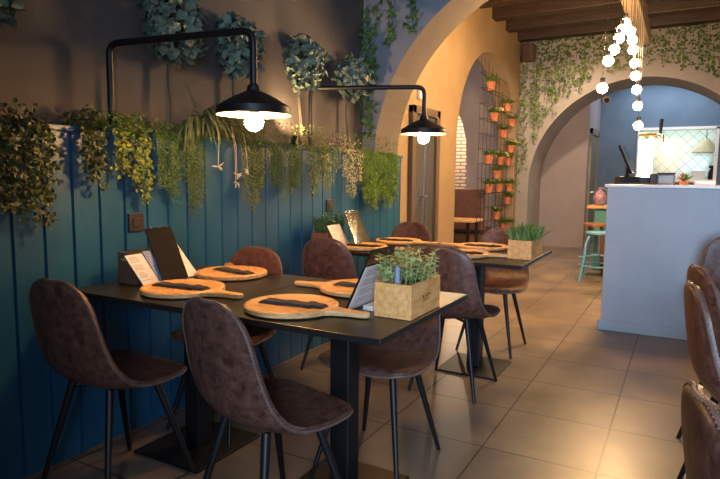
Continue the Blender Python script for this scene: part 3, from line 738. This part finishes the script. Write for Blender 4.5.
trailer('trailing_plant', 'dense yellow trailing plant at the foot of the second lamp', 3.24, 3.64, 1.13, MT['lf_yel'], 1, 26, SM, 18, .10, 130, .028, lambda u: .75 + .25 * math.sin(u * 6))
trailer('trailing_plant', 'cream flecked variegated trailer beside the fern', 3.68, 4.02, 1.09, MT['lf_var'], 0, 15, SM, 19, .08, 110, .026, lambda u: .6 + .4 * math.cos(u * 2.5))
trailer('hanging_fern', 'bright green fern spilling over the far end of the ledge', 4.02, 4.70, 1.03, MT['lf_green'], 1, 60, (.014, .026, .005, .009), 20, .10, 240, .035, lambda u: .95 + .12 * math.sin(u * 7), 'fern')
trailer('ledge_plant', 'low dark plant filling the ledge behind the yellowish trailer', 1.60, 2.0, 1.40, MT['lf_fine'], 1, 2, SM, 21, .06, 170, .02)
trailer('ledge_plant', 'low olive plant on the ledge behind the first lamp shade', 2.35, 2.85, 1.40, MT['lf_fine'], 1, 2, SM, 22, .07, 170, .02)
# spider plant
sp = thing('spider_plant', 'striped spider plant with cream plantlets on the ledge', 'plant', (-2.27, 2.38, 1.43), 0)
f = MB(); keep = rnd; rnd = random.Random(31)
for k in range(80):
    a = rnd.uniform(-PI * .55, PI * .55); e = rnd.uniform(.7, 1.9); ln = rnd.uniform(.22, .42)
    if k < 2: a, e, ln = (-1.25, 1.75, .30) if k == 0 else (1.35, 3.4, .22)
    d = V((math.cos(a) * .62, math.sin(a), e)).normalized(); p = V((rnd.uniform(-.03, .03), rnd.uniform(-.04, .04), .03)); vs = []; N_ = 8
    bias = .25 if k > 1 else 0
    for q in range(N_ + 1):
        wd = .0075 * math.sin(PI * min(1, .12 + q / N_ * .88)) + .0006
        sd = d.cross(V((0, 0, 1))).normalized() if abs(d.z) < .98 else V((1, 0, 0))
        vs += [p - sd * wd, p + V((0, 0, -.002)), p + sd * wd]
        p = p + d * ln / N_; d = (d + V((0, bias * .25, -(.42 if k > 1 else .06)))).normalized()
        if p.z < .06 and p.x < .05: p.x = .05
    f.add(vs, [(i * 3 + j, i * 3 + j + 1, i * 3 + j + 4, i * 3 + j + 3) for i in range(N_) for j in (0, 1)])
f.raw = True; f.build('blades', MT['lf_spider'], sp)
r_ = MB(); fl = MB()
for (yy, zz) in ((-.02, -.16), (.12, -.24), (.22, -.17), (.13, -.20)):
    a = V((.03, yy * .3, .06)); b = V((.09, yy * .8, .08)); c = V((.10, yy, zz)); r_.tube([a, b, b.lerp(c, .5) + V((.012, 0, .01)), c], .0016, 5)
    for k in range(7):
        d = V((rnd.uniform(0, .8), rnd.uniform(-1, 1), rnd.uniform(-.8, .5))); fl.leaf(c, d, V((1, 0, .4)), rnd.uniform(.022, .042), .008, .1, .25, 0)
r_.build('runners', MT['lf_cream'], sp); fl.raw = True; fl.build('plantlets', MT['lf_cream'], sp); rnd = keep

# ------------------------------------------------------------------ ivy
def ivy_strand(name, label, x, y, ztop, ln, lm, seed, group, wander=.05, size=(.03, .05), dens=34, spread=.03, kind=2):
    r2 = random.Random(seed); t = thing(name, label, 'ivy', (x, y, ztop), 0, group); K = max(5, int(ln / .12)); pts = []; dx = 0
    for q in range(K + 1):
        dx += r2.uniform(-1, 1) * wander * .4; pts.append(V((dx, -.012 - r2.uniform(0, .02), -ln * q / K)))
    st = MB(); st.tube(pts, .0022, 4); f = MB(); f.raw = True
    for q in range(int(ln * dens)):
        v = r2.random() * K; i = min(K - 1, int(v)); p = pts[i].lerp(pts[i + 1], v - i) + V((r2.uniform(-spread, spread), -r2.uniform(.004, .03), 0))
        d = V((r2.uniform(-1, 1), -r2.uniform(.1, .6), r2.uniform(-1, .3))); s_ = r2.uniform(*size)
        f.leaf(p, d, V((r2.uniform(-.4, .4), -1, r2.uniform(.0, .6))), s_, s_ * r2.uniform(.8, 1.05), .08, .15, kind)
    f.build('leaves', lm, t); st.build('vine', MT['stem'], t)
# on the near arch face
for k, (x, zt, ln) in enumerate(((-2.36, 3.3, 1.72), (-2.26, 3.3, 1.28), (-2.12, 3.3, 1.02), (-1.98, 3.3, .92), (-1.84, 3.3, .66), (-1.70, 3.3, .56), (-2.32, 2.2, .62))):
    ivy_strand('ivy_strand', ['longest ivy strand in the corner of the near arch wall', 'second ivy strand from the corner on the near arch wall', 'third ivy strand from the corner on the near arch wall', 'fourth ivy strand from the corner on the near arch wall', 'fifth ivy strand from the corner on the near arch wall', 'ivy strand nearest the arch curve at the top of the picture', 'lower ivy strand hanging behind the second lamp arm'][k],
               x, AY0 - .004, zt, ln, MT['lf_ivy'], 100 + k, 'ivy on the near arch wall', .05, (.04, .065), 85, .045)
# on the back wall: strands drop from the ceiling to just above the arch
def arch_z(x): 
    u = (x + .63) / 1.67
    return 1.13 + 1.66 * math.sqrt(max(0, 1 - u * u)) if abs(u) < 1 else 0
r3 = random.Random(55); k = 0
x = -2.46
while x < .75:
    bot = max(arch_z(x) + .16 + r3.uniform(-.05, .16), 1.0 + (x + 2.46) * 5) if x < -2.2 else arch_z(x) + .12 + r3.uniform(-.02, .2)
    if -.8 < x < -.52: bot = max(bot, 2.95)
    side = 'left of the pale beam' if x < -.66 else 'right of the pale beam'
    top = 3.5
    ivy_strand('wall_ivy', 'speckled ivy strand hanging on the back wall ' + side, x, 9.995, top, max(.25, top - bot), MT['lf_wallivy'], 300 + k, 'back wall ivy ' + side, .035, (.036, .054), 56, .05, 1 if k % 3 else 2)
    k += 1; x += r3.uniform(.062, .085)

# ------------------------------------------------------------------ rack of potted plants in the ochre arch
rk = thing('plant_rack', 'tall black wire rack of terracotta pots standing in the ochre arch', 'rack', (-2.60, 9.0, 0))
m = MB()
for i in range(10): 
    yy = -.82 + i * .19; top = 1.6 + math.sqrt(max(.02, 1.37 ** 2 - (9.0 + yy - 8.4) ** 2)) - .02
    m.tube([(0, yy, 0), (0, yy, top)], .0045, 6)
m.build('uprights', MT['plastic'], rk)
m = MB(); z = .38
BARS = []
while z < 2.9:
    BARS.append(z)
    ye = 8.4 + (1.40 if z < 1.6 else math.sqrt(max(0, 1.37 ** 2 - (z - 1.6) ** 2))) - 9.0
    if ye > -.7: m.tube([(0, -.84, z), (0, min(ye, .92), z)], .0045, 6); m.tube([(.10, -.84, z - .0), (.10, min(ye, .92), z)], .004, 6); m.tube([(0, -.84, z), (.10, -.84, z)], .004, 6)
    z += .212
m.build('shelf_bars', MT['plastic'], rk)
POTS = [(8.52, 2.52), (9.43, 2.31), (8.73, 2.07), (9.83, 2.09), (9.25, 1.87), (8.5, 1.62), (9.17, 1.63), (9.8, 1.64), (8.97, 1.40), (9.63, 1.43), (8.57, 1.18), (9.86, 1.18), (9.13, 1.0), (9.66, .96), (9.0, .72), (9.48, .52), (9.93, .52)]
PL = ['terracotta pot with fern, topmost on the wire rack', 'terracotta pot on the second row of the rack near its curve', 'terracotta pot with white flowers, high on the rack', 'terracotta pot at the outer end of the third rack row', 'lone terracotta pot in the middle of the fourth rack row',
      'terracotta pot at the inner end of the fifth rack row', 'flowering terracotta pot in the middle of the fifth rack row', 'flowering terracotta pot at the outer end of the fifth rack row', 'inner terracotta pot of the sixth rack row', 'outer terracotta pot of the sixth rack row',
      'terracotta pot at the inner end of the seventh rack row', 'terracotta pot at the outer end of the seventh rack row', 'inner terracotta pot of the eighth rack row', 'outer terracotta pot of the eighth rack row', 'single terracotta pot of the rack row above the lowest',
      'inner terracotta pot of the lowest rack row', 'outer terracotta pot of the lowest rack row']
for k, ((py, pz), lb) in enumerate(zip(POTS, PL)):
    zb = min(BARS, key=lambda b: abs(b - (pz - .09))) + .006
    py = min(py, 9.735)
    t = thing('potted_plant', lb, 'potted plant', (-2.55, py, zb), 0, 'terracotta pots on the wire rack')
    m = MB(); m.lathe([(.045, 0), (.062, .095), (.07, .095), (.07, .125), (.062, .125), (.058, .105), (.001, .105)], 16); m.build('pot', MT['terra'], t, smooth=True)
    f = MB(); f.raw = True; fl = MB(); fl.raw = True; r4 = random.Random(k)
    for q in range(70):
        a = r4.uniform(0, 2 * PI); d = V((math.cos(a) * .8, math.sin(a) * .8, r4.uniform(.3, 1.3))); p = V((math.cos(a), math.sin(a), 0)) * r4.uniform(0, .06) * .8 + V((0, 0, .10 + r4.uniform(0, .04)))
        f.leaf(p, d, V((0, 0, 1)), r4.uniform(.08, .14), r4.uniform(.022, .034), .1, .4, 0)
        if k in (2, 6, 7) and q % 2 == 0: fl.leaf(p + d.normalized() * .08, d, V((1, 0, .5)), .03, .03, .1, .1, 0)
    f.build('foliage', MT['lf_pot'], t)
    if k in (2, 6, 7): fl.build('flowers', MT['fl_yel'], t)
# booth furniture seen through the arch
bt = thing('booth_bench', 'brown upholstered bench back seen through the ochre arch', 'bench', (-2.88, 8.75, 0))
MB().box(-.35, .0, .42, .20, .10, 1.07).build('bench_back', MT['bench'], bt, bevel=.025)
MB().box(-.35, .10, .36, .20, .50, .46).build('bench_seat', MT['bench'], bt, bevel=.02)
MB().box(-.33, .05, 0, .18, .46, .36).build('bench_base', MT['darkwood'], bt)
bt = thing('booth_table', 'honey wood table in front of the brown booth bench', 'table', (-2.90, 8.25, 0))
MB().box(-.38, -.25, .60, .30, .25, .635).build('tabletop', MT['oak'], bt, bevel=.004)
for sx in (-.3, .22):
    for sy in (-.2, .2): MB().box(sx - .02, sy - .02, 0, sx + .02, sy + .02, .60).build('leg', MT['black'], bt)
t = thing('potted_plant', 'terracotta pot on the honey wood booth table by the bricks', 'potted plant', (-3.12, 8.3, .635))
m = MB(); m.lathe([(.055, 0), (.08, .11), (.09, .11), (.09, .14), (.001, .13)], 16); m.build('pot', MT['terra'], t, smooth=True)
f = MB(); f.raw = True
for q in range(60):
    a = rnd.uniform(0, 2 * PI); f.leaf(V((0, 0, .13)), V((math.cos(a), math.sin(a), rnd.uniform(.4, 1.6))), V((0, 0, 1)), rnd.uniform(.07, .13), .025, .1, .4, 0)
f.build('foliage', MT['lf_pot'], t)

# ------------------------------------------------------------------ switches, speaker
for (y, z, lb) in ((1.89, 1.0, 'dark brown switch plate on the teal panelling by the near table'), (3.615, 1.02, 'dark brown switch plate on the teal panelling above the red plant box')):
    t = thing('switch_plate', lb, 'switch', (PX, y, z))
    pl_ = MB().box(-.004, -.043, -.043, .012, .043, .043).build('plate', MT['plastic'], t, bevel=.004)
    m = MB(); m.box(.011, -.022, -.022, .016, .022, .022); rk_ = m.build('rocker', MT['plastic'], t, bevel=.002)
    m = MB(); m.box(.0155, -.006, .004, .0168, .006, .008); m.box(.0155, -.006, -.008, .0168, .006, -.004); m.build('contacts', MT['steel'], rk_)
t = thing('wall_speaker', 'brown speaker bracketed high in the corner of the ivy wall', 'speaker', (-2.33, 9.86, 3.27), -.35)
MB().box(-.09, -.10, -.14, .10, .06, .14).build('cabinet', MT['speaker'], t, bevel=.035, seg=3)
MB().box(-.17, .02, -.04, -.08, .10, .04).build('bracket', MT['greybox'], t, bevel=.01)
t = thing('ceiling_camera', 'small pale cylinder camera under the crown of the ivy arch', 'camera', (-1.18, 10.2, 2.50), .3)
m = MB(); m.tube([(0, -.10, -.02), (0, .10, .02)], .055, 16); m.build('housing', MT['soffit'], t, smooth=True)
MB().tube([(0, -.105, -.021), (0, -.10, -.02)], .04, 16).build('lens', MT['screen'], t)
MB().tube([(0, .03, .01), (0, .03, .22)], .012, 8).build('bracket', MT['soffit'], t)

# ------------------------------------------------------------------ bar counter
bc = thing('bar_counter', 'grey blue painted bar counter with thin white top', 'counter', (.53, 5.37, 0))
MB().box(-1.065, -.30, 0, 1.10, .30, 1.165).build('body', MT['counter'], bc, bevel=.004)
MB().box(-1.085, -.32, 1.165, 1.12, .34, 1.188).build('countertop', MT['ctop'], bc, bevel=.004)
MB().box(-1.085, -.318, 0, 1.10, -.30, .085).build('plinth', MT['counter'], bc, bevel=.005)
CT = 1.189
tag(MB().box(-.50, 5.20, CT, -.20, 5.52, CT + .010).build('bar_mat', MT['napkin'], bevel=.003), 'flat black mat lying on the end of the bar counter', 'mat')
t = thing('till_screen', 'black tilted till screen on the bar counter end', 'till', (-.43, 5.58, CT), .35)
MB().box(-.09, -.06, 0, .09, .08, .065).build('base', MT['black'], t, bevel=.008)
m = MB(); m.tube([(0, .03, .06), (0, .0, .16)], .018, 8); m.build('stand', MT['black'], t)
o = MB().box(-.12, -.012, -.13, .12, .012, .13).build('screen', MT['screen'], t, bevel=.006); o.location = (-.01, .01, .21); o.rotation_euler = (-.42, 0, 1.15)
t = thing('beer_tower', 'white glowing beer tower with brass top on the bar', 'beer tap', (-.305, 5.62, CT))
MB().box(-.055, -.055, .06, .055, .055, .40).build('column', MT['lit'], t, bevel=.012)
MB().box(-.07, -.07, 0, .07, .07, .06).build('base', MT['black'], t, bevel=.006)
m = MB(); m.tube([(-.06, -.02, .415), (.08, -.02, .415)], .022, 14); m.build('top_bar', MT['brass'], t, smooth=True)
m = MB(); m.lathe([(.026, 0), (.03, .01), (.026, .02)], 16, (-.005, -.05, .38)); m.build('badge', MT['steel'], t, smooth=True)
m = MB(); m.tube([(.08, -.02, .415), (.11, -.03, .415), (.125, -.07, .405), (.128, -.09, .36)], [.014, .014, .011, .008], 10); m.build('spout', MT['steel'], t, smooth=True)
m = MB(); m.tube([(.105, -.03, .42), (.105, -.03, .46), (.108, -.035, .55)], [.008, .013, .015], 10); m.build('tap_handle', MT['black'], t, smooth=True)
tag(MB().box(-.255, 5.42, CT, -.20, 5.52, CT + .09).build('card_reader', MT['plastic'], bevel=.01), 'small brown card reader between beer tower and grey box', 'card reader')
t = thing('grey_container', 'grey blue box with dark rim on the bar counter', 'box', (-.135, 5.5, CT))
MB().box(-.065, -.06, 0, .065, .06, .085).build('body', MT['greybox'], t, bevel=.015, seg=3)
MB().box(-.068, -.063, .085, .068, .063, .098).build('rim', MT['black'], t, bevel=.004)
t = thing('succulent', 'little green and red succulent on the bar counter', 'plant', (.0, 5.42, CT))
m = MB(); m.lathe([(.035, 0), (.042, .03), (.001, .03)], 14); m.build('pot', MT['terra'], t, smooth=True)
f = MB(); f.raw = True; f2 = MB(); f2.raw = True
for q in range(46):
    a = rnd.uniform(0, 2 * PI); (f if math.cos(a) > -.3 else f2).leaf(V((0, 0, .028)), V((math.cos(a), math.sin(a), rnd.uniform(.3, 1.6))), V((0, 0, 1)), rnd.uniform(.05, .09), .02, .2, -.1, 0)
f.build('leaves', MT['lf_pot'], t); f2.build('red_leaves', MT['lf_red'], t)
tag(MB().box(.07, 5.40, CT, .22, 5.55, CT + .035).build('tray', MT['ctop'], bevel=.008), 'low white tray on the bar counter beside the succulent', 'tray')
# in the kitchen behind the hatch
t = thing('kitchen_lamp', 'white conical lamp hanging in the kitchen behind the hatch', 'lamp', (.33, 13.3, 1.78))
m = MB(); m.lathe([(.25, 0), (.06, .24), (.05, .26)], 24); m.build('lamp_shade', MT['lf_cream'], t, smooth=True)
m = MB(); m.tube([(0, 0, .25), (0, 0, 1.9)], .008, 6); m.build('cord', MT['black'], t)
kc = thing('kitchen_counter', 'white worktop in the kitchen behind the hatch', 'counter', (-.2, 13.35, 0))
MB().box(-1.2, -.3, 0, 1.2, .3, 1.15).build('body', MT['white'], kc); MB().box(-1.22, -.32, 1.15, 1.22, .32, 1.19).build('worktop', MT['ctop'], kc)
tag(MB().box(.10, 13.15, 1.191, .34, 13.4, 1.42).build('storage_box', MT['white'], bevel=.01), 'white box on the kitchen worktop under the lamp', 'box')
t = thing('kitchen_mixer', 'dark rounded kitchen appliance at the edge of the hatch', 'appliance', (.50, 13.2, 1.191))
m = MB(); m.lathe([(.10, 0), (.11, .1), (.10, .22), (.05, .32), (.001, .34)], 20); m.build('body', MT['black'], t, smooth=True)
m = MB(); m.tube([(.0, 0, .30), (-.10, 0, .31)], .03, 10); m.build('head', MT['black'], t, smooth=True)

# ------------------------------------------------------------------ pendant bulbs over the bar
PEN = [(-.655, 5.4, 1.995), (-.637, 5.55, 2.246), (-.610, 5.7, 2.365), (-.59, 5.85, 2.49), (-.585, 6.0, 2.60), (-.572, 6.15, 2.69),
       (-.535, 6.25, 2.636), (-.517, 6.3, 2.56), (-.51, 6.35, 2.48), (-.494, 6.4, 2.36), (-.481, 6.4, 2.237), (-.462, 6.4, 2.105), (-.444, 6.4, 1.948), (-.429, 6.4, 1.756)]
PENL = ['largest globe bulb, hanging lowest on the left side of the cluster', 'second globe bulb up the left side of the cluster', 'third globe bulb up the left side of the cluster', 'fourth globe bulb up the left side of the cluster', 'fifth globe bulb up the left side of the cluster', 'topmost globe bulb at the peak of the cluster',
        'uppermost globe bulb of the right hand column', 'second globe bulb down the right hand column', 'third globe bulb down the right hand column', 'fourth globe bulb down the right hand column', 'fifth globe bulb down the right hand column', 'sixth globe bulb down the right hand column', 'seventh globe bulb down the right hand column', 'lowest globe bulb, just above the brass beer tower']
p0 = None
for (x, y, z), lb in zip(PEN, PENL):
    t = thing('pendant_bulb', lb, 'pendant lamp', (x, y, z), 0, 'globe bulbs hanging over the bar')
    so = MB().tube([(0, 0, .040), (0, 0, .085)], [.019, .021], 12).build('socket', MT['black'], t, smooth=True)
    MB().sphere((0, 0, 0), .043, 24).build('bulb', MT['barbulb'], so, smooth=True)
    top = 3.72 if x > -.57 else 3.25
    MB().tube([(0, 0, .085), (0, 0, top - z)], .0028, 6).build('cord', MT['black'], t)

# ------------------------------------------------------------------ stools and the table behind the bar
st = thing('metal_stool', 'mint green metal stool with curved legs beside the bar', 'stool', (-.86, 7.55, 0))
MB().lathe([(.001, .60), (.15, .60), (.165, .595), (.165, .575), (.14, .57)], 28).build('seat', MT['mint'], st, smooth=True)
for k in range(4):
    a = PI / 4 + k * PI / 2; c, s_ = math.cos(a), math.sin(a)
    MB().tube([(c * .07, s_ * .07, .585), (c * .14, s_ * .14, .56), (c * .185, s_ * .185, .46), (c * .20, s_ * .20, .30), (c * .23, s_ * .23, .12), (c * .265, s_ * .265, 0)], .0135, 10).build('leg', MT['mint'], st, smooth=True)
m = MB(); m.tube([(math.cos(a) * .215, math.sin(a) * .215, .19) for a in [2 * PI * i / 28 for i in range(28)]], .010, 8, closed=True); m.build('foot_ring', MT['mint'], st, smooth=True)
MB().tube([(0, 0, .30), (0, 0, .585)], .018, 10).build('screw_post', MT['steel'], st, smooth=True)
m = MB(); m.tube([(-.2, -.2, .30), (0, 0, .32), (.2, .2, .30)], .009, 8); m.tube([(-.2, .2, .30), (0, 0, .32), (.2, -.2, .30)], .009, 8); m.build('cross_brace', MT['mint'], st, smooth=True)
bt = thing('high_table', 'honey wood topped teal side counter behind the bar', 'side counter', (-.62, 8.7, 0))
MB().box(-.52, -.28, .84, .6, .28, .875).build('tabletop', MT['oak'], bt, bevel=.004)
MB().box(-.42, -.22, 0, .6, .25, .84).build('cabinet', MT['tealcab'], bt, bevel=.004)
s2 = thing('wooden_stool', 'brown wooden stool half hidden by the bar counter', 'stool', (-.98, 8.15, 0))
MB().lathe([(.001, .66), (.15, .66), (.155, .65), (.15, .625), (.001, .625)], 20).build('seat', MT['redwood'], s2, smooth=True)
for k in range(4):
    a = PI / 4 + k * PI / 2; c, s_ = math.cos(a), math.sin(a)
    MB().tube([(c * .10, s_ * .10, .63), (c * .17, s_ * .17, 0)], .015, 8).build('leg', MT['darkwood'], s2, smooth=True)
t = thing('ceramic_jug', 'pink and blue patterned jug on the wood topped side counter', 'jug', (-1.0, 8.6, .876))
m = MB(); m.lathe([(.05, 0), (.085, .05), (.09, .11), (.06, .17), (.035, .21), (.045, .25), (.038, .25), (.03, .21), (.001, .10)], 20); m.build('body', MT['pink'], t, smooth=True)
m = MB(); m.tube([(.04, 0, .23), (.09, 0, .22), (.10, 0, .15), (.075, 0, .10)], .008, 8); m.build('handle', MT['pink'], t, smooth=True)
# small uplight added among the ledge plants to wash the wall warm
t = thing('added_uplight', 'tiny black added spotlight among the ledge plants below the third topiary tree', 'spotlight', (-2.27, 3.21, 1.34))
ud = (V((-2.40, 3.55, 2.1)) - V((-2.27, 3.21, 1.50))).normalized(); uc = V((0, 0, .16))
m = MB(); m.tube([uc - ud * .075, uc - ud * .022], [.018, .022], 14); m.build('housing', MT['black'], t, smooth=True)
m = MB(); m.tube([V((0, 0, .0)), V((0, 0, .06)), uc - ud * .06], .005, 6); m.build('spike', MT['black'], t)
